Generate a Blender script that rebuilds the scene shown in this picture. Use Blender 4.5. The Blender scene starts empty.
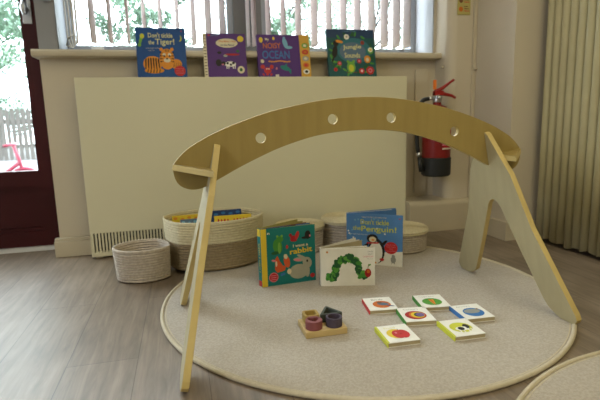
import bpy, bmesh, math, random
from mathutils import Vector, Matrix
random.seed(7)
S = bpy.context.scene
COL = S.collection
PI = math.pi

# ------------------------------------------------------------------ camera
cam_d = bpy.data.cameras.new('camera'); cam = bpy.data.objects.new('camera', cam_d); COL.objects.link(cam)
S.camera = cam
YAW, PITCH, ROLL = 0.24131, 0.16597, -0.02675
fw = Vector((math.sin(YAW)*math.cos(PITCH), math.cos(YAW)*math.cos(PITCH), -math.sin(PITCH)))
rt = Vector((math.cos(YAW), -math.sin(YAW), 0)); up = rt.cross(fw)
r2 = rt*math.cos(ROLL) + up*math.sin(ROLL); u2 = -rt*math.sin(ROLL) + up*math.cos(ROLL)
mw = Matrix((r2, u2, -fw)).transposed().to_4x4(); mw.translation = (0, 0, .63)
cam.matrix_world = mw
cam_d.sensor_width = 36; cam_d.lens = 469.9/600*36; cam_d.clip_start = .02; cam_d.clip_end = 200
cam_d.dof.use_dof = True; cam_d.dof.focus_distance = 1.45; cam_d.dof.aperture_fstop = 3.8

# ------------------------------------------------------------------ light and exposure
S.view_settings.view_transform = 'Standard'; S.view_settings.look = 'None'
S.view_settings.gamma = 1; S.view_settings.use_curve_mapping = False
S.view_settings.exposure = -0.03
S.cycles.use_denoising = True
S.cycles.max_bounces = 8; S.cycles.diffuse_bounces = 5; S.cycles.sample_clamp_indirect = 6
W = bpy.data.worlds.new('overcast_sky'); S.world = W; W.use_nodes = True
nt = W.node_tree; bg = nt.nodes['Background']
bg.inputs['Color'].default_value = (.84, .92, 1.0, 1); bg.inputs['Strength'].default_value = 17

def area(name, loc, rot, sx, sy, power, col, portal=False):
    l = bpy.data.lights.new(name, 'AREA'); l.shape = 'RECTANGLE'; l.size = sx; l.size_y = sy
    l.energy = power; l.color = col
    if portal: l.cycles.is_portal = True
    o = bpy.data.objects.new(name, l); COL.objects.link(o); o.location = loc; o.rotation_euler = rot
    return o
area('window_daylight', (.45, 2.86, 1.55), (-PI/2, 0, 0), 1.95, 1.15, 1, (1, 1, 1), True)
area('door_daylight', (-1.55, 2.86, 1.2), (-PI/2, 0, 0), 1.75, 1.65, 1, (1, 1, 1), True)
WARM = (1, .91, .55)
area('added_side_window_daylight', (-2.98, -.45, 1.55), (0, -PI/2, 0), .85, .85, 1, (1, 1, 1), True)  # portal of an unseen window opening, added for neutral light from the left
area('ceiling_lamp_light', (.9, .5, 2.46), (0, 0, 0), 1.2, .6, 11, WARM)
area('ceiling_lamp_light', (.5, -1.1, 2.46), (0, 0, 0), 1.2, .6, 26, WARM)

# ------------------------------------------------------------------ materials
def mat(name, col, rough=.6, metal=0, noise=None, bump=0, bscale=60, spec=.4, col2=None, nscale=8, stretch=(1, 1, 1), coords='Object'):
    m = bpy.data.materials.new(name); m.use_nodes = True
    t = m.node_tree; b = t.nodes['Principled BSDF']
    b.inputs['Base Color'].default_value = (*col, 1); b.inputs['Roughness'].default_value = rough
    b.inputs['Metallic'].default_value = metal; b.inputs['Specular IOR Level'].default_value = spec
    tc = t.nodes.new('ShaderNodeTexCoord'); mp = t.nodes.new('ShaderNodeMapping'); mp.inputs['Scale'].default_value = stretch
    t.links.new(tc.outputs[coords], mp.inputs['Vector'])
    n = t.nodes.new('ShaderNodeTexNoise'); n.inputs['Scale'].default_value = nscale; n.inputs['Detail'].default_value = 4
    t.links.new(mp.outputs[0], n.inputs['Vector'])
    rp = t.nodes.new('ShaderNodeValToRGB')
    c2 = col2 or tuple(c*.9 for c in col)
    rp.color_ramp.elements[0].position = .35; rp.color_ramp.elements[1].position = .65
    rp.color_ramp.elements[0].color = (*c2, 1); rp.color_ramp.elements[1].color = (*col, 1)
    t.links.new(n.outputs['Fac'], rp.inputs['Fac']); t.links.new(rp.outputs[0], b.inputs['Base Color'])
    if bump:
        n2 = t.nodes.new('ShaderNodeTexNoise'); n2.inputs['Scale'].default_value = bscale; n2.inputs['Detail'].default_value = 3
        t.links.new(mp.outputs[0], n2.inputs['Vector'])
        bp = t.nodes.new('ShaderNodeBump'); bp.inputs['Strength'].default_value = bump; bp.inputs['Distance'].default_value = .003
        t.links.new(n2.outputs['Fac'], bp.inputs['Height']); t.links.new(bp.outputs[0], b.inputs['Normal'])
    return m
def flat(name, col, rough=.45):
    return mat(name, col, rough, col2=tuple(c*.93 for c in col), nscale=25, spec=.22)

M = {}
M['wall'] = mat('wall_paint', (.555, .485, .375), .75, bump=.1, bscale=90, col2=(.53, .465, .36), nscale=3)
M['white_wall'] = mat('reveal_paint', (.34, .34, .36), .6, nscale=3)
M['ceil'] = mat('ceiling_paint', (.8, .77, .7), .8, nscale=3)
M['gloss'] = mat('gloss_cream_paint', (.53, .46, .34), .35, nscale=4, spec=.5)
M['rad'] = mat('radiator_enamel', (.66, .62, .445), .38, col2=(.64, .60, .43), nscale=2, spec=.5)
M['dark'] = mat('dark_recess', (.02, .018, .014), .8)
M['door'] = mat('dark_red_paint', (.050, .005, .006), .45, col2=(.042, .004, .005), nscale=5, spec=.25)
M['steel'] = mat('brushed_steel', (.55, .55, .55), .35, 1, nscale=30)
M['alu'] = mat('grey_frame_paint', (.16, .165, .18), .45, nscale=6)
M['alu_light'] = mat('pale_frame_paint', (.33, .36, .42), .45, nscale=6)
M['blind'] = mat('blind_fabric', (.74, .68, .65), .85, bump=.2, bscale=300, nscale=30)
_t = M['blind'].node_tree; _b = _t.nodes['Principled BSDF']; _tr = _t.nodes.new('ShaderNodeBsdfTranslucent'); _tr.inputs['Color'].default_value = (.72, .62, .60, 1)
_mx = _t.nodes.new('ShaderNodeMixShader'); _mx.inputs[0].default_value = .6; _o = _t.nodes['Material Output']
_t.links.new(_b.outputs[0], _mx.inputs[1]); _t.links.new(_tr.outputs[0], _mx.inputs[2]); _t.links.new(_mx.outputs[0], _o.inputs['Surface'])
M['partition'] = mat('pleated_vinyl', (.45, .40, .235), .5, nscale=5, spec=.4)
M['pvc'] = mat('white_plastic', (.7, .7, .7), .4)
M['post_grey'] = mat('grey_post_paint', (.27, .27, .28), .5, nscale=4)
M['cord'] = mat('blind_cord', (.7, .68, .66), .7)

def plank_mat():
    m = bpy.data.materials.new('vinyl_oak_planks'); m.use_nodes = True; t = m.node_tree; b = t.nodes['Principled BSDF']
    tc = t.nodes.new('ShaderNodeTexCoord')
    mp = t.nodes.new('ShaderNodeMapping'); mp.inputs['Rotation'].default_value = (0, 0, PI/2)
    mp.inputs['Location'].default_value = (.06, .155, 0)
    t.links.new(tc.outputs['Object'], mp.inputs['Vector'])
    br = t.nodes.new('ShaderNodeTexBrick'); br.offset = .38; br.offset_frequency = 2
    br.inputs['Scale'].default_value = 1; br.inputs['Brick Width'].default_value = 1.22; br.inputs['Row Height'].default_value = .183
    br.inputs['Mortar Size'].default_value = .0010; br.inputs['Mortar Smooth'].default_value = .2; br.inputs['Bias'].default_value = 0
    br.inputs['Color1'].default_value = (.188, .143, .104, 1); br.inputs['Color2'].default_value = (.240, .188, .143, 1)
    br.inputs['Mortar'].default_value = (.085, .062, .048, 1)
    t.links.new(mp.outputs[0], br.inputs['Vector'])
    m2 = t.nodes.new('ShaderNodeMapping'); m2.inputs['Scale'].default_value = (20, 1.7, 1); t.links.new(tc.outputs['Object'], m2.inputs['Vector'])
    n = t.nodes.new('ShaderNodeTexNoise'); n.inputs['Scale'].default_value = 2.2; n.inputs['Detail'].default_value = 8; n.inputs['Roughness'].default_value = .65
    n.inputs['Distortion'].default_value = .6
    t.links.new(m2.outputs[0], n.inputs['Vector'])
    rp = t.nodes.new('ShaderNodeValToRGB'); rp.color_ramp.elements[0].position = .3; rp.color_ramp.elements[1].position = .72
    rp.color_ramp.elements[0].color = (.52, .50, .47, 1); rp.color_ramp.elements[1].color = (1.25, 1.25, 1.25, 1)
    t.links.new(n.outputs['Fac'], rp.inputs['Fac'])
    mx = t.nodes.new('ShaderNodeMix'); mx.data_type = 'RGBA'; mx.blend_type = 'MULTIPLY'; mx.inputs['Factor'].default_value = .85
    t.links.new(br.outputs['Color'], mx.inputs['A']); t.links.new(rp.outputs[0], mx.inputs['B'])
    # knots and cloudy patches
    m3 = t.nodes.new('ShaderNodeMapping'); m3.inputs['Scale'].default_value = (5, 2, 1); t.links.new(tc.outputs['Object'], m3.inputs['Vector'])
    n3 = t.nodes.new('ShaderNodeTexNoise'); n3.inputs['Scale'].default_value = 2.0; n3.inputs['Detail'].default_value = 3; t.links.new(m3.outputs[0], n3.inputs['Vector'])
    r3 = t.nodes.new('ShaderNodeValToRGB'); r3.color_ramp.elements[0].position = .3; r3.color_ramp.elements[1].position = .6
    r3.color_ramp.elements[0].color = (.78, .76, .73, 1); r3.color_ramp.elements[1].color = (1.05, 1.05, 1.05, 1)
    t.links.new(n3.outputs['Fac'], r3.inputs['Fac'])
    mx2 = t.nodes.new('ShaderNodeMix'); mx2.data_type = 'RGBA'; mx2.blend_type = 'MULTIPLY'; mx2.inputs['Factor'].default_value = 1
    t.links.new(mx.outputs['Result'], mx2.inputs['A']); t.links.new(r3.outputs[0], mx2.inputs['B'])
    t.links.new(mx2.outputs['Result'], b.inputs['Base Color'])
    b.inputs['Roughness'].default_value = .42; b.inputs['Specular IOR Level'].default_value = .58
    bp = t.nodes.new('ShaderNodeBump'); bp.inputs['Strength'].default_value = .25; bp.inputs['Distance'].default_value = .001
    t.links.new(n.outputs['Fac'], bp.inputs['Height']); t.links.new(bp.outputs[0], b.inputs['Normal'])
    return m
M['floor'] = plank_mat()

def ply_mat(name, c1, c2, axis='x', rough=.5):
    st = {'x': (1.2, 12, 12), 'z': (14, 14, 1.2), 'edge': (3, 3, 3)}[axis]
    return mat(name, c1, rough, col2=c2, nscale=2.5, stretch=st, bump=.08, bscale=8, spec=.4)
M['ply'] = ply_mat('birch_ply_face', (.31, .225, .07), (.28, .20, .062), 'z')
M['ply_pale'] = ply_mat('whitened_ply_face', (.405, .34, .195), (.375, .315, .18), 'z')
M['ply_edge'] = ply_mat('birch_ply_edge', (.56, .43, .17), (.47, .35, .13), 'edge')

def rug_mat(name, c1, c2):
    m = mat(name, c1, .95, col2=c2, nscale=150, bump=.9, bscale=260, spec=.1)
    m.node_tree.nodes['Principled BSDF'].inputs['Sheen Weight'].default_value = .15
    return m
M['rug'] = rug_mat('short_pile_cream', (.445, .39, .33), (.36, .315, .262))
M['rug_edge'] = mat('rug_binding', (.52, .45, .33), .85, bump=.5, bscale=400, nscale=60)
M['rope_cream'] = mat('cotton_rope_cream', (.66, .59, .40), .9, bump=.6, bscale=220, nscale=90, col2=(.57, .50, .33))
M['rope_tan'] = mat('cotton_rope_tan', (.31, .235, .14), .9, bump=.6, bscale=220, nscale=90, col2=(.25, .19, .11))
M['rope_grey'] = mat('cotton_rope_greige', (.51, .44, .365), .9, bump=.6, bscale=220, nscale=90, col2=(.41, .35, .29))
COLS = dict(
 navy_cover=(.018, .075, .25), dark_blue=(.02, .05, .16), purple=(.085, .028, .175), deep_purple=(.075, .022, .17), teal_dark=(.015, .085, .09),
 jungle_blue=(.02, .05, .12), jungle_mid=(.03, .15, .19), teal=(.012, .17, .165), sky=(.085, .22, .50), white=(.80, .78, .73), offwhite=(.66, .62, .53), yellow=(.72, .52, .04),
 lime=(.56, .57, .05), pale_yellow=(.70, .66, .33), orange=(.68, .26, .03), burnt=(.55, .14, .02), red=(.50, .03, .03), pink=(.66, .20, .26), black=(.015, .013, .013),
 green=(.06, .25, .04), dark_green=(.02, .10, .035), mid_green=(.10, .32, .05), leaf=(.16, .38, .06), blue=(.04, .16, .42), light_blue=(.17, .38, .55), grey=(.30, .31, .30),
 cream=(.68, .60, .42), brown=(.17, .07, .03), fox=(.60, .10, .03), rabbit=(.36, .35, .27), crimson=(.35, .015, .02), violet=(.22, .10, .36), page=(.42, .35, .21),
 mustard=(.40, .27, .07), rose=(.24, .07, .075), plum=(.075, .055, .085), pine=(.055, .065, .05), tray=(.56, .41, .19), notice_yellow=(.42, .36, .12), olive=(.30, .27, .09), orange_tab=(.60, .34, .05), bluegrey=(.10, .16, .24))
for k, v in COLS.items(): M[k] = flat(k, v)
for k in ('mustard', 'rose', 'plum', 'pine'): M[k] = mat(k+'_painted_wood', COLS[k], .6, nscale=20)
M['tray'] = mat('beech_tray', COLS['tray'], .5, col2=(.46, .32, .13), nscale=5, stretch=(2, 14, 2))
M['ext_red'] = mat('extinguisher_red', (.20, .006, .006), .35, spec=.4)
M['ext_red_bright'] = mat('handle_red', (.30, .012, .01), .35)
M['rubber'] = mat('black_rubber', (.012, .013, .014), .5)
M['tag_orange'] = mat('orange_seal', (.80, .20, .03), .4)
M['leaf1'] = mat('deep_green_leaf', (.075, .13, .075), .6, col2=(.04, .085, .045), nscale=3)  # darker of the two leaf greens
M['leaf2'] = mat('pale_leaf', (.14, .21, .15), .6, col2=(.08, .14, .09), nscale=3)
M['bark'] = mat('bark', (.05, .045, .04), .9)
M['fence'] = mat('darkened_fence_timber', (.105, .092, .082), .8, nscale=6)  # fence colour held dark so it does not clip under the bright sky
M['grass'] = mat('lawn', (.16, .25, .08), .9, nscale=2)
M['paving'] = mat('grey_paving', (.22, .22, .22), .9, nscale=2)
M['trike_pink'] = mat('pink_enamel', (.20, .008, .03), .35)
def glass_mat():
    m = bpy.data.materials.new('window_glass'); m.use_nodes = True; t = m.node_tree; t.nodes.clear()
    o = t.nodes.new('ShaderNodeOutputMaterial'); tr = t.nodes.new('ShaderNodeBsdfTransparent'); gl = t.nodes.new('ShaderNodeBsdfGlossy')
    gl.inputs['Roughness'].default_value = .02; tr.inputs['Color'].default_value = (.94, .97, .96, 1)
    mx = t.nodes.new('ShaderNodeMixShader'); mx.inputs[0].default_value = .05
    t.links.new(tr.outputs[0], mx.inputs[1]); t.links.new(gl.outputs[0], mx.inputs[2]); t.links.new(mx.outputs[0], o.inputs['Surface'])
    return m
M['glass'] = glass_mat()
def lamp_mat():
    m = bpy.data.materials.new('lamp_diffuser'); m.use_nodes = True; b = m.node_tree.nodes['Principled BSDF']
    b.inputs['Emission Color'].default_value = (1, .86, .62, 1); b.inputs['Emission Strength'].default_value = 2; return m
M['lamp'] = lamp_mat()

# ------------------------------------------------------------------ mesh builder
I4 = Matrix.Identity(4)
def frame(o, u, v, n=None):
    u = Vector(u).normalized(); v = Vector(v).normalized(); n = Vector(n) if n else u.cross(v)
    m = Matrix((u, v, n)).transposed().to_4x4(); m.translation = o; return m
class MB:
    def __init__(s): s.v = []; s.f = []; s.m = []; s.sm = []; s.mats = []; s.M = I4
    def mi(s, k):
        if k not in s.mats: s.mats.append(k)
        return s.mats.index(k)
    def add(s, vs, fs, k, smooth=False):
        b = len(s.v); i = s.mi(k)
        s.v += [s.M @ Vector(p) for p in vs]
        for f in fs: s.f.append([b+j for j in f]); s.m.append(i); s.sm.append(smooth)
    def box(s, a, b, k, bev=0):
        x0, y0, z0 = a; x1, y1, z1 = b
        if not bev:
            s.add([(x0, y0, z0), (x1, y0, z0), (x1, y1, z0), (x0, y1, z0), (x0, y0, z1), (x1, y0, z1), (x1, y1, z1), (x0, y1, z1)],
              [(0, 3, 2, 1), (4, 5, 6, 7), (0, 1, 5, 4), (1, 2, 6, 5), (2, 3, 7, 6), (3, 0, 4, 7)], k); return
        bm = bmesh.new(); bmesh.ops.create_cube(bm, size=1)
        for v in bm.verts: v.co = Vector(((x0+x1)/2+v.co.x*(x1-x0), (y0+y1)/2+v.co.y*(y1-y0), (z0+z1)/2+v.co.z*(z1-z0)))
        bmesh.ops.bevel(bm, geom=bm.edges[:], offset=bev, segments=2, affect='EDGES', profile=.6)
        bm.verts.index_update(); s.add([v.co for v in bm.verts], [[v.index for v in f.verts] for f in bm.faces], k); bm.free()
    def poly(s, pts, z, k):            # flat polygon in local xy at height z
        s.add([(p[0], p[1], z) for p in pts], [list(range(len(pts)))], k)
    def ell(s, cx, cy, rx, ry, z, k, rot=0, n=20, a0=0, a1=2*PI):
        pts = []
        full = abs(a1-a0) > 6.28
        for i in range(n if full else n+1):
            a = a0+(a1-a0)*i/n; x = rx*math.cos(a); y = ry*math.sin(a)
            pts.append((cx+x*math.cos(rot)-y*math.sin(rot), cy+x*math.sin(rot)+y*math.cos(rot)))
        s.poly(pts, z, k)
    def prism(s, pts, z0, z1, k, kside=None):
        n = len(pts)
        s.add([(p[0], p[1], z0) for p in pts], [list(range(n))[::-1]], k)
        s.add([(p[0], p[1], z1) for p in pts], [list(range(n))], k)
        s.add([(p[0], p[1], z0) for p in pts]+[(p[0], p[1], z1) for p in pts], [(i, (i+1) % n, n+(i+1) % n, n+i) for i in range(n)], kside or k)
    def lathe(s, prof, k, n=48, sx=1, sy=1, cx=0, cy=0, kf=None, close=False):
        vs = []; L = len(prof)
        for r, z in prof:
            for i in range(n):
                a = 2*PI*i/n; vs.append((cx+r*sx*math.cos(a), cy+r*sy*math.sin(a), z))
        for j in range(L if close else L-1):
            q = (j+1) % L
            kk = kf(prof[j][1]) if kf else k
            s.add([vs[j*n+i] for i in range(n)]+[vs[q*n+i] for i in range(n)], [(i, (i+1) % n, n+(i+1) % n, n+i) for i in range(n)], kk, True)
    def tube(s, pts, r, k, n=8, closed=False):
        pts = [Vector(p) for p in pts]; rings = []; N = len(pts)
        for i, p in enumerate(pts):
            a = pts[(i-1) % N] if (closed or i > 0) else p; b = pts[(i+1) % N] if (closed or i < N-1) else p
            t = (b-a).normalized(); h = Vector((0, 0, 1)) if abs(t.z) < .9 else Vector((1, 0, 0))
            u = t.cross(h).normalized(); w = t.cross(u)
            rr = r[i] if isinstance(r, (list, tuple)) else r
            rings.append([p+(u*math.cos(2*PI*j/n)+w*math.sin(2*PI*j/n))*rr for j in range(n)])
        vs = [q for g in rings for q in g]; fs = []
        for i in range(N if closed else N-1):
            for j in range(n): fs.append((i*n+j, i*n+(j+1) % n, ((i+1) % N)*n+(j+1) % n, ((i+1) % N)*n+j))
        if not closed: fs += [list(range(n))[::-1], [(N-1)*n+j for j in range(n)]]
        s.add(vs, fs, k, True)
    def text(s, body, x, y, w, h, z, k, bold=.0, rot=0, shear=0):   # fitted in a box whose lower left corner is x,y
        c = bpy.data.curves.new('t', 'FONT'); c.body = body; c.size = 1; c.offset = bold; c.resolution_u = 3; c.shear = shear
        o = bpy.data.objects.new('t', c); COL.objects.link(o)
        bpy.context.view_layer.update(); dg = bpy.context.evaluated_depsgraph_get()
        me = o.evaluated_get(dg).to_mesh()
        vs = [v.co.copy() for v in me.vertices]; fs = [list(p.vertices) for p in me.polygons]
        o.evaluated_get(dg).to_mesh_clear(); bpy.data.objects.remove(o); bpy.data.curves.remove(c)
        if not vs: return
        x0 = min(v.x for v in vs); x1 = max(v.x for v in vs); y0 = min(v.y for v in vs); y1 = max(v.y for v in vs)
        out = []
        for v in vs:
            a = (v.x-x0)/(x1-x0)*w; b = (v.y-y0)/(y1-y0)*h
            out.append((x+a*math.cos(rot)-b*math.sin(rot), y+a*math.sin(rot)+b*math.cos(rot), z))
        s.add(out, fs, k)
    def build(s, name, parent=None, weld=False):
        me = bpy.data.meshes.new(name); me.from_pydata([tuple(v) for v in s.v], [], s.f)
        for k in s.mats: me.materials.append(M[k])
        for p, i, sm in zip(me.polygons, s.m, s.sm): p.material_index = i; p.use_smooth = sm
        if weld:
            bm = bmesh.new(); bm.from_mesh(me); bmesh.ops.remove_doubles(bm, verts=bm.verts, dist=1e-5); bm.to_mesh(me); bm.free()
        me.update()
        o = bpy.data.objects.new(name, me); COL.objects.link(o)
        if parent: o.parent = parent; o.matrix_parent_inverse = Matrix.Identity(4)
        return o
def tag(o, label, cat, group=None, kind=None):
    o['label'] = label; o['category'] = cat
    if group: o['group'] = group
    if kind: o['kind'] = kind
    return o
def thing(name, loc, label, cat, group=None, rot=None):
    o = bpy.data.objects.new(name, None); COL.objects.link(o); o.location = loc; o.empty_display_size = .05
    if rot: o.rotation_euler = rot
    return tag(o, label, cat, group)
def struct(mb, name, parent=None):
    o = mb.build(name, parent)
    if not parent: o['kind'] = 'structure'
    return o
def sbox(name, boxes, k, parent=None, bev=0):
    b = MB()
    for a, c in boxes: b.box(a, c, k, bev)
    return struct(b, name, parent)
def copy_tree(o, parent=None):
    c = o.copy(); COL.objects.link(c); c.parent = parent
    for ch in list(o.children): copy_tree(ch, c)
    return c
def panel(outline, holes, thick, matrix, kface, kedge, name, parent, bevel=.0012):
    cu = bpy.data.curves.new('p', 'CURVE'); cu.dimensions = '2D'; cu.fill_mode = 'BOTH'; cu.extrude = thick/2-bevel; cu.bevel_depth = bevel; cu.bevel_resolution = 1; cu.offset = -bevel
    for pts in [outline]+holes:
        sp = cu.splines.new('POLY'); sp.points.add(len(pts)-1); sp.use_cyclic_u = True
        for q, p in zip(sp.points, pts): q.co = (p[0], p[1], 0, 1)
    o = bpy.data.objects.new('p', cu); COL.objects.link(o); bpy.context.view_layer.update()
    dg = bpy.context.evaluated_depsgraph_get(); me = bpy.data.meshes.new_from_object(o.evaluated_get(dg))
    bpy.data.objects.remove(o)
    me.materials.clear(); me.materials.append(M[kface]); me.materials.append(M[kedge])
    for p in me.polygons: p.material_index = 0 if abs(p.normal.z) > .9 else 1; p.use_smooth = False
    me.transform(matrix); me.update()
    ob = bpy.data.objects.new(name, me); COL.objects.link(ob); ob.parent = parent
    return ob

# ------------------------------------------------------------------ the room
XL, XR, YB = -2.9, 1.86, -3.2
sbox('floor', [((XL, YB, -.05), (XR, 2.95, 0))], 'floor')
sbox('ceiling', [((XL, YB, 2.5), (XR+.1, 2.95, 2.56))], 'ceil')
sbox('wall_left', [((XL-.1, YB, 0), (XL, -.9, 2.5)), ((XL-.1, 0, 0), (XL, 2.95, 2.5)), ((XL-.1, -.9, 0), (XL, 0, 1.1)), ((XL-.1, -.9, 2.0), (XL, 0, 2.5))], 'wall')  # gap in this wall is out of view, added to let side light in
sbox('wall_front', [((XL-.1, YB-.1, 0), (XR+.1, YB, 2.5))], 'wall')
sbox('wall_right', [((XR, YB, 0), (XR+.1, 2.95, 2.5))], 'wall')
# window wall: the spandrel under the sill, the piers, the lintel
sbox('wall_back', [((-.62, 2.5, 0), (1.86, 2.9, .952)), ((1.42, 2.5, .952), (1.86, 2.9, 2.5)),
                   ((-.535, 2.5, 2.15), (1.42, 2.9, 2.5))], 'wall')
sbox('trim_8', [((-.617, 2.5, .9525), (-.5355, 2.9, 2.4995))], 'post_grey')
sbox('wall_back_door_side', [((XL, 2.62, 0), (-2.53, 2.9, 2.5)), ((-2.53, 2.62, 2.12), (-.625, 2.9, 2.5))], 'wall')
sbox('trim_1', [((-.5349, 2.502, .98), (-.531, 2.76, 2.149))], 'alu')        # left reveal lining
sbox('trim_2', [((1.414, 2.505, .98), (1.4195, 2.76, 2.149))], 'white_wall')
# rounded boxing right of the window, with the pier beside it
b = MB(); pts = []
R_ = .05
for i in range(9):
    a = PI + (PI/2)*i/8
    pts.append((1.43+R_+R_*math.cos(a), 2.35+R_+R_*math.sin(a)))
pts += [(1.585, 2.35), (1.585, 2.499), (1.43, 2.499)]
b.prism(pts, 0, 2.5, 'wall'); struct(b, 'wall_boxing')
sbox('wall_pier', [((1.585, 2.03, 0), (1.859, 2.499, 2.5))], 'wall')
sbox('trim_3', [((1.565, 2.335, .18), (1.5845, 2.3495, 2.5))], 'gloss', bev=.003)
# sill
b = MB(); prof = [(2.44, .9521), (2.432, .957), (2.430, .966), (2.432, .976), (2.44, .985), (2.77, .985), (2.77, .9521)]
b.M = Matrix(((0, 0, 1, 0), (1, 0, 0, 0), (0, 1, 0, 0), (0, 0, 0, 1)))
b.prism(prof, -.636, 1.432, 'gloss'); struct(b, 'window_sill')
# skirting boards
sbox('baseboard_left', [((-.638, 2.458, 0), (-.47, 2.4995, .078)), ((-.636, 2.466, .078), (-.47, 2.4995, .092))], 'gloss', bev=.003)
b = MB(); b.prism([(1.566, 2.01), (1.858, 2.01), (1.858, 2.0295), (1.5845, 2.0295), (1.5845, 2.335), (1.566, 2.335)], 0, .095, 'gloss'); struct(b, 'baseboard_right')
b = MB(); prof = []
for i in range(7):
    a = PI + (PI/2)*(-i)/6
    prof.append((2.32+.03+.03*math.cos(a), .145+.03*math.sin(a)))
prof = [(2.32, 0)]+prof+[(2.4995, .175), (2.4995, 0)]
b.M = Matrix(((0, 0, 1, 0), (1, 0, 0, 0), (0, 1, 0, 0), (0, 0, 0, 1)))
b.prism(prof, 1.192, 1.5655, 'gloss'); struct(b, 'trim_4')           # low pipe boxing
sbox('trim_5', [((1.302, 2.482, .20), (1.375, 2.4995, .90))], 'wall', bev=.003)   # shallow backing board behind the extinguisher

# ------------------------------------------------------------------ window
def pane_frame(b, x0, x1, z0, z1, y0, y1, w, k):
    b.box((x0, y0, z0), (x0+w, y1, z1), k); b.box((x1-w, y0, z0), (x1, y1, z1), k)
    b.box((x0+w, y0, z0), (x1-w, y1, z0+w), k); b.box((x0+w, y0, z1-w), (x1-w, y1, z1), k)
b = MB(); b.box((-.53, 2.70, .986), (1.413, 2.78, 1.012), 'alu_light'); b.box((.315, 2.69, 1.012), (.47, 2.78, 2.149), 'alu')
pane_frame(b, -.53, .315, 1.012, 2.148, 2.71, 2.77, .032, 'alu_light'); pane_frame(b, .47, 1.413, 1.012, 2.148, 2.71, 2.77, .032, 'alu_light')
win = struct(b, 'window_1')
for x0, x1 in ((-.50, .285), (.50, 1.383)):
    g = MB(); g.box((x0, 2.738, 1.042), (x1, 2.742, 2.118), 'glass'); g.build('window_glass', win)
g = MB(); g.box((-.42, 2.690, 1.014), (-.36, 2.7098, 1.036), 'pvc', .003); g.build('window_latch', win)
# ------------------------------------------------------------------ vertical blinds
def blind(xs, label, angs):
    t = thing('vertical_blind', ((xs[0]+xs[-1])/2, 2.6, 2.10), label, 'blind', None)
    b = MB(); c = (xs[0]+xs[-1])/2
    b.box((xs[0]-c-.05, -.02, 0), (xs[-1]-c+.05, .02, .035), 'pvc'); b.build('headrail', t)
    for x, a in zip(xs, angs):
        s = MB(); w = .089; n = 6
        zb = 1.035-2.10; zt = 0
        vs = []
        for j, z in enumerate((zb, zt)):
            for i in range(n+1):
                u = -w/2+w*i/n; cv = .006*(1-(2*u/w)**2)
                vs.append((x-c+u*math.sin(a)+cv*math.cos(a), u*math.cos(a)-cv*math.sin(a), z))
        for j, z in enumerate((zb, zt)):
            for i in range(n+1):
                u = -w/2+w*i/n; cv = .006*(1-(2*u/w)**2)+.0012
                vs.append((x-c+u*math.sin(a)+cv*math.cos(a), u*math.cos(a)-cv*math.sin(a), z))
        m = n+1; fs = []
        for i in range(n): fs += [(i, i+1, m+i+1, m+i), (2*m+i+1, 2*m+i, 3*m+i, 3*m+i+1), (i, 2*m+i, 2*m+i+1, i+1)]
        fs += [(0, m, 3*m, 2*m), (n, 2*m+n, 3*m+n, m+n)]
        s.add(vs, fs, 'blind', True)
        sl = s.build('slat', t)
    for yy in (-.04, .04):
        ch = MB()
        for i in range(len(xs)-1):
            ch.tube([(xs[i]-c, yy, zb+.012), ((xs[i]+xs[i+1])/2-c, yy, zb+.002), (xs[i+1]-c, yy, zb+.012)], .0011, 'cord', 5)
        ch.build('bottom_chain', t)
    return t
xs1 = [-.39, -.309, -.226, -.147, -.067, .017, .097, .173, .245]
xs2 = [.38, .412, .49, .572, .656, .746, .829, .914, .997, 1.081, 1.16, 1.235, 1.30]
blind(xs1, 'pale vertical blind over the left window pane above the tiger book', [.17, .10, .06, -.25, -.22, -.21, -.25, -.34, -.30])
blind(xs2, 'pale vertical blind over the right window pane beside the jungle book', [-.05, -.12, -.13, -.10, -.14, -.17, -.10, -.10, -.14, -.12, -.12, -.10, -.05])
b = MB()
for dx in (0, .014, .03, .045):
    b.tube([(-.505+dx, 2.575+dx*.4, 2.1), (-.505+dx*1.1, 2.575, 1.5), (-.503+dx, 2.575, 1.06), (-.49+dx*.6, 2.57, 1.02+dx*.2)], .0035 if dx < .03 else .0055, 'cord', 6)
b.tube([(-.51, 2.56, 1.02), (-.495, 2.555, 1.055), (-.47, 2.565, 1.075), (-.455, 2.57, 1.04), (-.48, 2.56, 1.012), (-.51, 2.56, 1.02)], .004, 'cord', 6)
tag(b.build('blind_cord'), 'bunch of pale blind control cords hanging at the left window reveal', 'cord')
b = MB(); b.box((-.575, 2.468, 1.205), (-.545, 2.4995, 1.30), 'alu_light', .004)
tag(b.build('wall_bracket'), 'small grey bracket on the wall between red door and window', 'bracket')

# ------------------------------------------------------------------ door
DX0, DX1 = -2.46, -.66
def door_leaf(x0, x1, name):
    b = MB()
    b.box((x0, 2.66, .02), (x0+.09, 2.72, 2.08), 'door'); b.box((x1-.065, 2.66, .02), (x1, 2.72, 2.08), 'door')
    a, c = x0+.09, x1-.065
    b.box((a, 2.66, .02), (c, 2.72, .10), 'door'); b.box((a, 2.66, .335), (c, 2.72, .415), 'door'); b.box((a, 2.66, 1.95), (c, 2.72, 2.08), 'door')
    b.box((a, 2.685, .10), (c, 2.71, .335), 'door')
    pane_frame(b, a, c, .10, .335, 2.672, 2.69, .018, 'door')
    d = struct(b, name)
    g = MB(); g.box((a, 2.688, .41), (c, 2.694, 1.955), 'glass'); g.build('door_glass', d)
    return d
door = door_leaf(-1.558, -.66, 'door_1'); door_leaf(-2.46, -1.562, 'added_door_leaf')  # second leaf is unseen, added to bring more daylight onto the floor
h = MB(); h.box((-.712, 2.652, 1.135), (-.672, 2.6598, 1.32), 'steel', .002); dh = h.build('lock_plate', door)
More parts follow.
